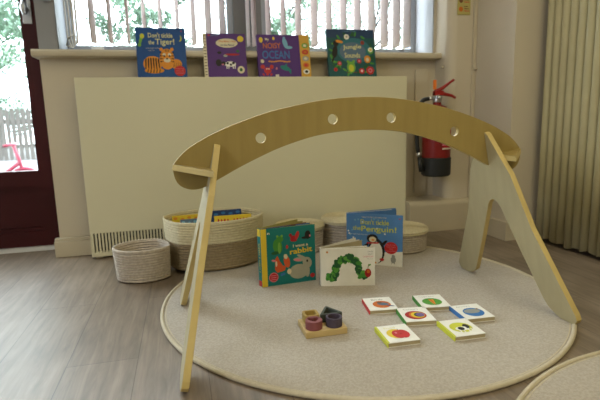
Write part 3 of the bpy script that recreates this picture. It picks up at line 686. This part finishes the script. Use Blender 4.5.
def sound_strip(t, w, h, th):
    b = MB(); b.box((w+.0003, -.004, 0), (w+.052, th, h), 'orange_tab', .002); s = b.build('sound_strip', t)
    b = MB(); b.M = frame((w, -.0045, 0), (1, 0, 0), (0, 0, 1))
    for i, (k1, k2) in enumerate((('mid_green', 'cream'), ('red', 'burnt'), ('grey', 'cream'), ('burnt', 'red'), ('white', 'black'))):
        y = h*(.74-i*.155); b.ell(.027, y, .017, .013, .0002, k1); b.ell(.027, y, .009, .007, .0005, k2)
    b.build('buttons', s)
shelf_book(.399, .217, .218, .020, 'deep_purple', art_ocean, 'purple ocean noise book with an orange button strip, on the radiator', extra=sound_strip)
shelf_book(.768, .262, .253, .020, 'teal_dark', art_jungle, 'dark green jungle book with toucan and frog, rightmost on the radiator')

# ------------------------------------------------------------------ open books standing on the rug
def open_book(px_, py_, ang, W, H, k, art, label, back_ang, back_k, pages, spine_w=.02, spine_k=None, name='open_picture_book'):
    # origin at the spine's foot; front cover runs along +x of the local frame, back cover at back_ang
    t = thing(name, (px_, py_, RZ), label, 'book', 'open picture books standing on the rug', (0, 0, ang))
    b = MB(); b.box((0, 0, 0), (W, .0028, H), k, .0008); b.M = frame((0, -.0002, 0), (1, 0, 0), (0, 0, 1)); art(b, W, H); b.M = I4; b.build('front_cover', t)
    sd = Vector((-math.sin(math.radians(20)), math.cos(math.radians(20)), 0))
    s0 = Vector((0, .003, 0)); s1 = s0+Vector((-.25, .97, 0)).normalized()*spine_w
    b = MB(); b.M = frame((s1.x, s1.y, 0), (s0-s1), (0, 0, 1)); b.box((0, 0, -.0025), ((s1-s0).length, H, 0), spine_k or k)
    if spine_k == 'teal':
        b.poly([(.001, H*.87), (spine_w-.001, H*.87), (spine_w-.001, H-.001), (.001, H-.001)], .0003, 'yellow'); b.poly([(.001, .001), (spine_w-.001, .001), (spine_w-.001, H*.10), (.001, H*.10)], .0003, 'red')
        b.text('I want a rabbit', spine_w*.65, H*.25, H*.5, spine_w*.35, .0003, 'yellow', .02, PI/2)
    b.build('spine', t)
    b = MB(); b.M = Matrix.Translation(s1) @ Matrix.Rotation(back_ang, 4, 'Z'); b.box((0, -.0028, 0), (W, 0, H), back_k, .0008); b.build('back_cover', t)
    n = len(pages)
    for i, (kk, a, wf) in enumerate(pages):
        f = (i+1)/(n+1); p = s0.lerp(s1, f)+Vector((.002, 0, 0))
        b = MB(); b.M = Matrix.Translation(p) @ Matrix.Rotation(a, 4, 'Z')
        b.box((0, -.0011, .002), ((W-.004)*wf, .0011, H-.002), kk); b.build('page', t)
    return t
open_book(.262, 1.700, .085, .218, .226, 'teal', art_rabbit, 'teal rabbit book with yellow spine band, standing ajar on the rug', math.radians(27),
          'olive', [('olive', math.radians(3.5), 1), ('black', math.radians(8), 1), ('brown', math.radians(12), .97), ('blue', math.radians(5), .99), ('olive', math.radians(19), 1)], .024, 'teal')
open_book(.478, 1.642, -.27, .204, .148, 'white', art_green, 'low white book with green leafy arch on its cover, in front of the others', math.radians(43), 'offwhite',
          [('page', math.radians(4), 1), ('white', math.radians(9), .9), ('page', math.radians(33), 1), ('offwhite', math.radians(37), 1)], .016)
open_book(.672, 1.896, -.605, .243, .222, 'sky', art_penguin, 'sky blue penguin book standing ajar behind the low white book', math.radians(39), 'sky',
          [('sky', math.radians(2.5), 1), ('sky', math.radians(35), .98), ('white', math.radians(37), .9)], .016)

# ------------------------------------------------------------------ six little board books on the rug
def mini(c, ang, W, D, k, art, label, name='board_book'):
    t = thing(name, (c[0], c[1], RZ), label, 'book', 'small board books on the rug', (0, 0, ang))
    b = MB(); b.box((-W/2+.0005, -D/2, .0125), (W/2, D/2, .0145), 'white', .0006); b.M = Matrix.Translation((-W/2, -D/2, .0146)); art(b, W, D); b.M = I4; b.build('front_cover', t)
    b = MB(); b.box((-W/2+.0026, -D/2+.001, .0023), (W/2-.001, D/2-.001, .0124), 'page'); b.build('pages', t)
    b = MB(); b.box((-W/2+.0005, -D/2, .0002), (W/2, D/2, .0022), 'white', .0006); b.build('back_cover', t)
    b = MB(); b.box((-W/2, -D/2, .0002), (-W/2+.0024, D/2, .0145), k, .0006); b.poly([(-W/2, -D/2), (-W/2+.006, -D/2), (-W/2+.006, D/2), (-W/2, D/2)], .0147, k) if k in ('lime',) else None
    b.build('spine', t)
def quad(pts):
    c = [sum(p[i] for p in pts)/4 for i in (0, 1)]
    v = Vector(((pts[1][0]-pts[0][0]+pts[2][0]-pts[3][0])/2, (pts[1][1]-pts[0][1]+pts[2][1]-pts[3][1])/2))
    return c, math.atan2(v.y, v.x)
def a_bird(b, W, D):
    b.ell(W*.55, D*.42, W*.31, D*.28, E1, 'burnt', n=28); b.ell(W*.60, D*.44, W*.20, D*.11, E1*2, 'bluegrey', -.3); b.ell(W*.50, D*.55, W*.09, D*.07, E1*2.4, 'brown'); b.ell(W*.82, D*.26, W*.13, D*.03, E1*2.4, 'dark_blue', -.35)
    b.text('Birds', W*.28, D*.76, W*.42, D*.10, E1, 'grey', .01)
def a_carrot(b, W, D):
    b.ell(W*.5, D*.42, W*.34, D*.28, E1, 'mid_green', n=28); b.text('Vegetables', W*.15, D*.80, W*.6, D*.08, E1, 'grey')
    for i in (-1, 0, 1): b.poly([(W*(.47+i*.05), D*.60), (W*(.56+i*.05), D*.60), (W*(.52+i*.02), D*.14)], E1*(2+i*.2), 'orange' if i else 'burnt')
def a_snake(b, W, D):
    for i, (k, r, dx) in enumerate((('crimson', 1, 0), ('burnt', .8, .10), ('yellow', .68, .16), ('dark_green', .52, .26), ('violet', .42, .34), ('bluegrey', .24, .36), ('violet', .12, .38))):
        b.ell(W*(.48+dx*.45), D*.42, W*.33*r*(1.0 if i else 1.05), D*.29*r, E1*(1+i*.6), k, n=28)
    b.text('Colours', W*.2, D*.80, W*.5, D*.09, E1, 'grey')
def a_hippo(b, W, D):
    b.ell(W*.52, D*.42, W*.34, D*.30, E1, 'blue', n=28); b.ell(W*.50, D*.48, W*.28, D*.15, E1*2, 'grey'); b.ell(W*.68, D*.52, W*.10, D*.10, E1*2.4, 'grey'); b.ell(W*.75, D*.60, W*.04, D*.04, E1*3, 'brown')
    b.text('Animals', W*.15, D*.82, W*.5, D*.07, E1, 'grey')
def a_apple(b, W, D):
    b.ell(W*.45, D*.47, W*.27, D*.27, E1, 'yellow', n=28); b.ell(W*.52, D*.42, W*.19, D*.24, E1*2, 'red', n=28); b.ell(W*.66, D*.42, W*.19, D*.24, E1*2.3, 'red', n=28); b.ell(W*.60, D*.43, W*.04, D*.03, E1*3, 'crimson'); b.ell(W*.60, D*.68, W*.01, D*.05, E1*3, 'brown', -.2)
    b.ell(W*.47, D*.50, W*.04, D*.05, E1*3, 'pink')
    b.text('Food', W*.22, D*.78, W*.36, D*.10, E1, 'pale_yellow', .01)
def a_cow(b, W, D):
    b.ell(W*.50, D*.48, W*.34, D*.30, E1, 'lime', n=28); b.ell(W*.50, D*.40, W*.22, D*.12, E1*2, 'white'); b.ell(W*.46, D*.40, W*.10, D*.10, E1*3, 'black'); b.ell(W*.68, D*.50, W*.10, D*.13, E1*3, 'black'); b.ell(W*.60, D*.42, W*.04, D*.08, E1*3.5, 'white')
    for dx in (.34, .45, .62, .72): b.poly([(W*dx, D*.16), (W*(dx+.04), D*.16), (W*(dx+.05), D*.36), (W*dx, D*.36)], E1*2.5, 'white')
Q = {1: [(.566, 1.444), (.664, 1.432), (.637, 1.326), (.552, 1.336)], 2: [(.739, 1.421), (.844, 1.404), (.81, 1.29), (.72, 1.303)], 3: [(.638, 1.33), (.737, 1.32), (.709, 1.209), (.621, 1.225)],
     4: [(.811, 1.286), (.909, 1.287), (.894, 1.186), (.803, 1.196)], 5: [(.524, 1.219), (.611, 1.219), (.604, 1.11), (.511, 1.115)], 6: [(.714, 1.196), (.81, 1.194), (.803, 1.097), (.696, 1.1)]}
BB = {1: ('red', a_bird, 'small white board book with an orange circle and a bird, furthest back on the left'),
      2: ('green', a_carrot, 'small white board book with a green circle and carrots'),
      3: ('green', a_snake, 'small white board book with a rainbow striped circle, middle of the six'),
      4: ('blue', a_hippo, 'small white board book with a blue circle and a grey animal'),
      5: ('lime', a_apple, 'small white board book with a red apple, nearest the wooden tray'),
      6: ('lime', a_cow, 'small white board book with a yellow circle and a black and white cow')}
for i in Q:
    c, a = quad(Q[i]); k, art, lab = BB[i]
    mini(c, a-.02, .096, .107, k, art, lab)

# ------------------------------------------------------------------ wooden shape tray with four rings
t = thing('wooden_tray', (.374, 1.283, RZ), 'small square wooden peg tray holding four coloured shapes on the rug', 'tray')
b = MB(); b.box((-.063, -.050, .0002), (.063, .050, .0195), 'tray', .002)
b.build('base', t)
TZ = RZ+.0197
def ring(name, x, y, outer, inner, h, k, label):
    t = tag(bpy.data.objects.new(name, None), label, 'toy shape', 'shape rings on the tray'); COL.objects.link(t); t.location = (x, y, TZ)
    bpy.data.objects.remove(t)
    n = len(outer); b = MB()
    vs = [(p[0], p[1], 0) for p in outer]+[(p[0], p[1], h) for p in outer]+[(p[0], p[1], 0) for p in inner]+[(p[0], p[1], h) for p in inner]
    fs = []
    for i in range(n):
        j = (i+1) % n
        fs += [(i, j, n+j, n+i), (2*n+j, 2*n+i, 3*n+i, 3*n+j), (n+i, n+j, 3*n+j, 3*n+i), (j, i, 2*n+i, 2*n+j)]
    b.add(vs, fs, k); o = b.build(name); o.location = (x, y, TZ)
    bm = bmesh.new(); bm.from_mesh(o.data); bmesh.ops.bevel(bm, geom=[e for e in bm.edges if e.calc_face_angle(0) > .8], offset=.0012, segments=2, affect='EDGES'); bm.to_mesh(o.data); bm.free()
    tag(o, label, 'toy shape', 'shape rings on the tray')
def ngon(n, r, a0=0): return [(r*math.cos(a0+2*PI*i/n), r*math.sin(a0+2*PI*i/n)) for i in range(n)]
def rsq(r, n=40, p=6):
    out = []
    for i in range(n):
        a = 2*PI*i/n; c, s = math.cos(a), math.sin(a); q = (abs(c)**p+abs(s)**p)**(-1/p); out.append((r*q*c, r*q*s))
    return out
def rtri(r, n=42):
    out = []
    for i in range(n):
        a = 2*PI*i/n; q = max(math.cos(a-b0) for b0 in (PI/2+PI/3, PI/2+PI, PI/2-PI/3)); out.append((r*.55/max(q, .5)*math.cos(a), r*.55/max(q, .5)*math.sin(a)))
    return out
def heart(r, n=44):
    out = []
    for i in range(n):
        a = 2*PI*i/n+.0001; x = 16*math.sin(a)**3; y = 13*math.cos(a)-5*math.cos(2*a)-2*math.cos(3*a)-math.cos(4*a); out.append((-x*r/17, (y+2)*r/17))
    return out[::1]
ring('square_ring', .346, 1.309, rsq(.0235), rsq(.0165), .026, 'mustard', 'mustard yellow square ring at the back left of the tray')
ring('heart_ring', .342, 1.259, ngon(44, .0250, PI/2), heart(.0175), .026, 'rose', 'dusty pink ring with a heart-shaped hole at the front left of the tray')
ring('round_ring', .404, 1.259, ngon(40, .0245), ngon(40, .0185), .028, 'plum', 'dark navy round ring at the front right of the tray')
ring('triangle_ring', .405, 1.306, rtri(.040), rtri(.026), .026, 'pine', 'dark green triangle ring at the back right of the tray')

# ------------------------------------------------------------------ fire extinguisher
t = thing('fire_extinguisher', (1.318, 2.275, .322), 'red fire extinguisher with black base mounted on the wall right of the radiator', 'fire extinguisher')
t.scale = (1, 1, .955)
r = .074
b = MB(); b.lathe([(r, .10), (r, .315), (r*.97, .335), (r*.85, .362), (r*.6, .382), (.022, .392), (.020, .41)], 'ext_red', 40); b.build('cylinder', t)
b = MB(); b.lathe([(0, .0), (r*.93, 0), (r+.003, .008), (r+.004, .10), (r+.001, .104), (r-.001, .104)], 'rubber', 40); b.build('base_cup', t)
b = MB()
def cyl_patch(a0, a1, z0, z1, rr, k, n=8):
    vs = []
    for z in (z0, z1):
        for i in range(n+1): a = a0+(a1-a0)*i/n; vs.append((rr*math.cos(a), rr*math.sin(a), z))
    b.add(vs, [(i, i+1, n+2+i, n+1+i) for i in range(n)], k, True)
f0 = -PI/2-.1
cyl_patch(f0+.0, f0+.95, .155, .31, r+.0005, 'crimson'); cyl_patch(f0+.0, f0+.95, .150, .158, r+.0008, 'offwhite'); cyl_patch(f0, f0+.95, .172, .178, r+.0008, 'pink'); cyl_patch(f0+.02, f0+.05, .17, .31, r+.0009, 'pink')
cyl_patch(f0+.15, f0+.20, .21, .245, r+.0012, 'offwhite'); cyl_patch(f0+.28, f0+.33, .21, .245, r+.0012, 'offwhite'); cyl_patch(f0+.15, f0+.33, .225, .23, r+.0012, 'offwhite')
b.build('label', t)
b = MB(); b.lathe([(.021, .405), (.023, .41), (.023, .425), (.017, .428), (.017, .445), (0, .446)], 'steel', 20); b.tube([(-.02, 0, .427), (-.055, -.01, .425)], .010, 'steel', 10); b.tube([(0, -.015, .43), (0, -.03, .43)], .012, 'steel', 12); b.build('valve', t)
b = MB(); b.box((-.02, -.016, .442), (.03, .016, .468), 'ext_red_bright', .004)
b.tube([(-.02, 0, .452), (.03, 0, .452), (.085, -.002, .440), (.105, -.004, .428)], [.011, .011, .008, .007], 'ext_red_bright', 8); b.build('carry_handle', t)
b = MB(); b.tube([(-.012, 0, .464), (.03, 0, .482), (.075, -.004, .515), (.092, -.006, .526)], [.010, .010, .007, .007], 'ext_red_bright', 8); b.build('squeeze_lever', t)
b = MB(); b.box((-.030, -.012, .474), (-.012, -.006, .525), 'tag_orange', .002); b.build('safety_tag', t)
b = MB()
hp = [(-.055, -.01, .425), (-.085, -.012, .418), (-.108, -.01, .39), (-.12, -.005, .33), (-.122, 0, .25), (-.115, 0, .16), (-.105, 0, .12)]
b.tube(smooth([(p[0], p[2]) for p in hp], 4) and [(x, -.01, z) for x, z in smooth([(p[0], p[2]) for p in hp], 4)], .0115, 'rubber', 10); b.build('hose', t)
b = MB(); b.tube([(-.109, -.01, .135), (-.104, -.01, .112)], .0125, 'steel', 10); b.tube([(-.104, -.01, .111), (-.095, -.01, .06), (-.088, -.01, .03)], [.010, .013, .016], 'rubber', 12); b.build('nozzle', t)
b = MB(); b.box((-.02, .070, .30), (.02, .2, .34), 'steel'); b.build('wall_hook', t)
# ------------------------------------------------------------------ small things on the walls
b = MB(); b.box((1.468, 2.3455, 1.168), (1.545, 2.3495, 1.40), 'notice_yellow', .0005); b.M = frame((1.468, 2.3452, 1.168), (1, 0, 0), (0, 0, 1))
for i in range(5):
    b.ell(.020, .028+i*.045, .012, .013, 0, 'brown' if i % 2 else 'burnt'); 
    for j in range(3): b.poly([(.038, .018+i*.045+j*.011), (.070-.004*j, .018+i*.045+j*.011), (.070-.004*j, .022+i*.045+j*.011), (.038, .022+i*.045+j*.011)], 0, 'brown' if j else 'red')
tag(b.build('wall_notice'), 'small yellow notice with brown symbols on the wall above the extinguisher', 'sign')
b = MB(); b.tube([(1.574, 2.334, .888), (1.574, 2.32, .888)], .008, 'gloss', 12)
tag(b.build('coat_hook'), 'tiny cream round hook on the boxing strip right of the extinguisher', 'hook')
b = MB(); b.tube([(1.425, 2.425, .905), (1.425, 2.405, .905)], .007, 'gloss', 12)
tag(b.build('sill_hook'), 'tiny cream hook just under the right end of the sill', 'hook')

# ------------------------------------------------------------------ outside
sbox('ground_outside', [((-14, 2.95, -.06), (12, 22, -.02))], 'paving')
def fence():
    t = thing('picket_fence', (-3.0, 11, -.02), 'pale close-boarded timber fence beyond the glazed door', 'fence')
    b = MB()
    for i in range(90):
        x = -4+i*.1; b.prism([(x, 0), (x+.085, 0), (x+.085, 1.02), (x+.06, 1.06), (x+.025, 1.06), (x, 1.02)], 0, .02, 'fence')
    b.v = [Vector((v.x, -v.z, v.y)) for v in b.v]; b.build('pickets', t)
    b = MB(); b.box((-4, .001, .25), (5, .04, .33), 'fence'); b.box((-4, .001, .75), (5, .04, .83), 'fence'); b.build('rails', t)
fence()
def tree(x, y, h, r, label, k, seed, trunk=.07, low=.35, dens=1600):
    rnd = random.Random(seed); t = thing('garden_tree', (x, y, -.02), label, 'tree', 'trees outside the window')
    b = MB(); b.tube([(0, 0, 0), (.05, .02, h*.4), (-.03, 0, h*.75)], [trunk, trunk*.8, trunk*.4], 'bark', 8)
    for i in range(5):
        a = rnd.random()*6.28; z0 = h*rnd.uniform(.35, .6); b.tube([(0, 0, z0), (r*.4*math.cos(a), r*.4*math.sin(a), z0+h*.12), (r*.7*math.cos(a), r*.7*math.sin(a), z0+h*.2)], [trunk*.5, trunk*.3, trunk*.1], 'bark', 6)
    b.build('trunk', t)
    b = MB(); cl = []
    for i in range(26):
        a = rnd.random()*6.28; q = rnd.random()**.5*r*.85; cl.append((q*math.cos(a), q*math.sin(a), h*rnd.uniform(low, 1), rnd.uniform(.18, .38)*r))
    for i in range(dens):
        c = cl[rnd.randrange(len(cl))]; d = Vector((rnd.gauss(0, 1), rnd.gauss(0, 1), rnd.gauss(0, .8))).normalized()*c[3]*rnd.uniform(.5, 1)
        p = Vector(c[:3])+d; u = Vector((rnd.gauss(0, 1), rnd.gauss(0, 1), rnd.gauss(0, 1))).normalized(); w = u.orthogonal().normalized(); s = rnd.uniform(.03, .06)
        b.add([p-u*s, p+w*s*.45, p+u*s, p-w*s*.45], [(0, 1, 2, 3)], k if rnd.random() < .7 else ('leaf1' if k == 'leaf2' else 'leaf2'))
    b.build('foliage', t)
tree(-3.7, 8.8, 4.2, 2.0, 'bushy tree seen through the glass of the red door', 'leaf1', 1, low=.3, dens=15000)
tree(-4.2, 12.6, 3.2, 1.6, 'tree behind the fence, at the far left of the door glass', 'leaf2', 2, low=.2, dens=12000)
tree(-.5, 9.6, 3.9, 1.0, 'slender tree behind the left half of the window', 'leaf2', 3, low=.5, dens=7000)
tree(1.6, 8.6, 3.8, 1.1, 'tree behind the middle of the window above the farm book', 'leaf1', 4, low=.4, dens=9000)
tree(3.9, 9.4, 4.0, 1.3, 'tree behind the right half of the window', 'leaf2', 5, low=.4, dens=9000)
tree(7.2, 11.5, 4.4, 1.5, 'tall tree at the right end of the window view', 'leaf1', 6, low=.35, dens=9000)
# pink tricycle outside the door
t = thing('tricycle', (-1.50, 4.9, -.02), 'pink child tricycle parked outside the glazed door', 'tricycle')
def wheel(c, r, nm):
    b = MB(); b.tube([(c[0]+r*math.cos(2*PI*i/24), c[1], c[2]+r*math.sin(2*PI*i/24)) for i in range(24)], .02, 'trike_pink', 8, closed=True)
    for i in range(4):
        a = PI*i/4; b.tube([(c[0]-r*math.cos(a), c[1], c[2]-r*math.sin(a)), (c[0]+r*math.cos(a), c[1], c[2]+r*math.sin(a))], .006, 'pvc', 5)
    b.build(nm, t)
wheel((.05, 0, .15), .13, 'wheel'); wheel((-.42, -.14, .12), .10, 'wheel'); wheel((-.42, .14, .12), .10, 'wheel')
b = MB(); b.tube([(.05, 0, .15), (.02, 0, .34), (-.02, 0, .50)], .016, 'trike_pink', 8); b.tube([(.02, 0, .34), (-.15, 0, .22), (-.42, 0, .16)], .018, 'trike_pink', 8); b.tube([(-.42, -.14, .12), (-.42, .14, .12)], .01, 'steel', 8); b.build('frame', t)
b = MB(); b.tube([(-.05, -.15, .50), (-.02, -.07, .51), (-.02, .07, .51), (-.05, .15, .50)], .014, 'trike_pink', 8); b.build('handlebar', t)
b = MB(); b.box((-.36, -.08, .25), (-.18, .08, .29), 'bluegrey', .012); b.tube([(-.27, 0, .18), (-.27, 0, .25)], .015, 'steel', 8); b.build('seat', t)
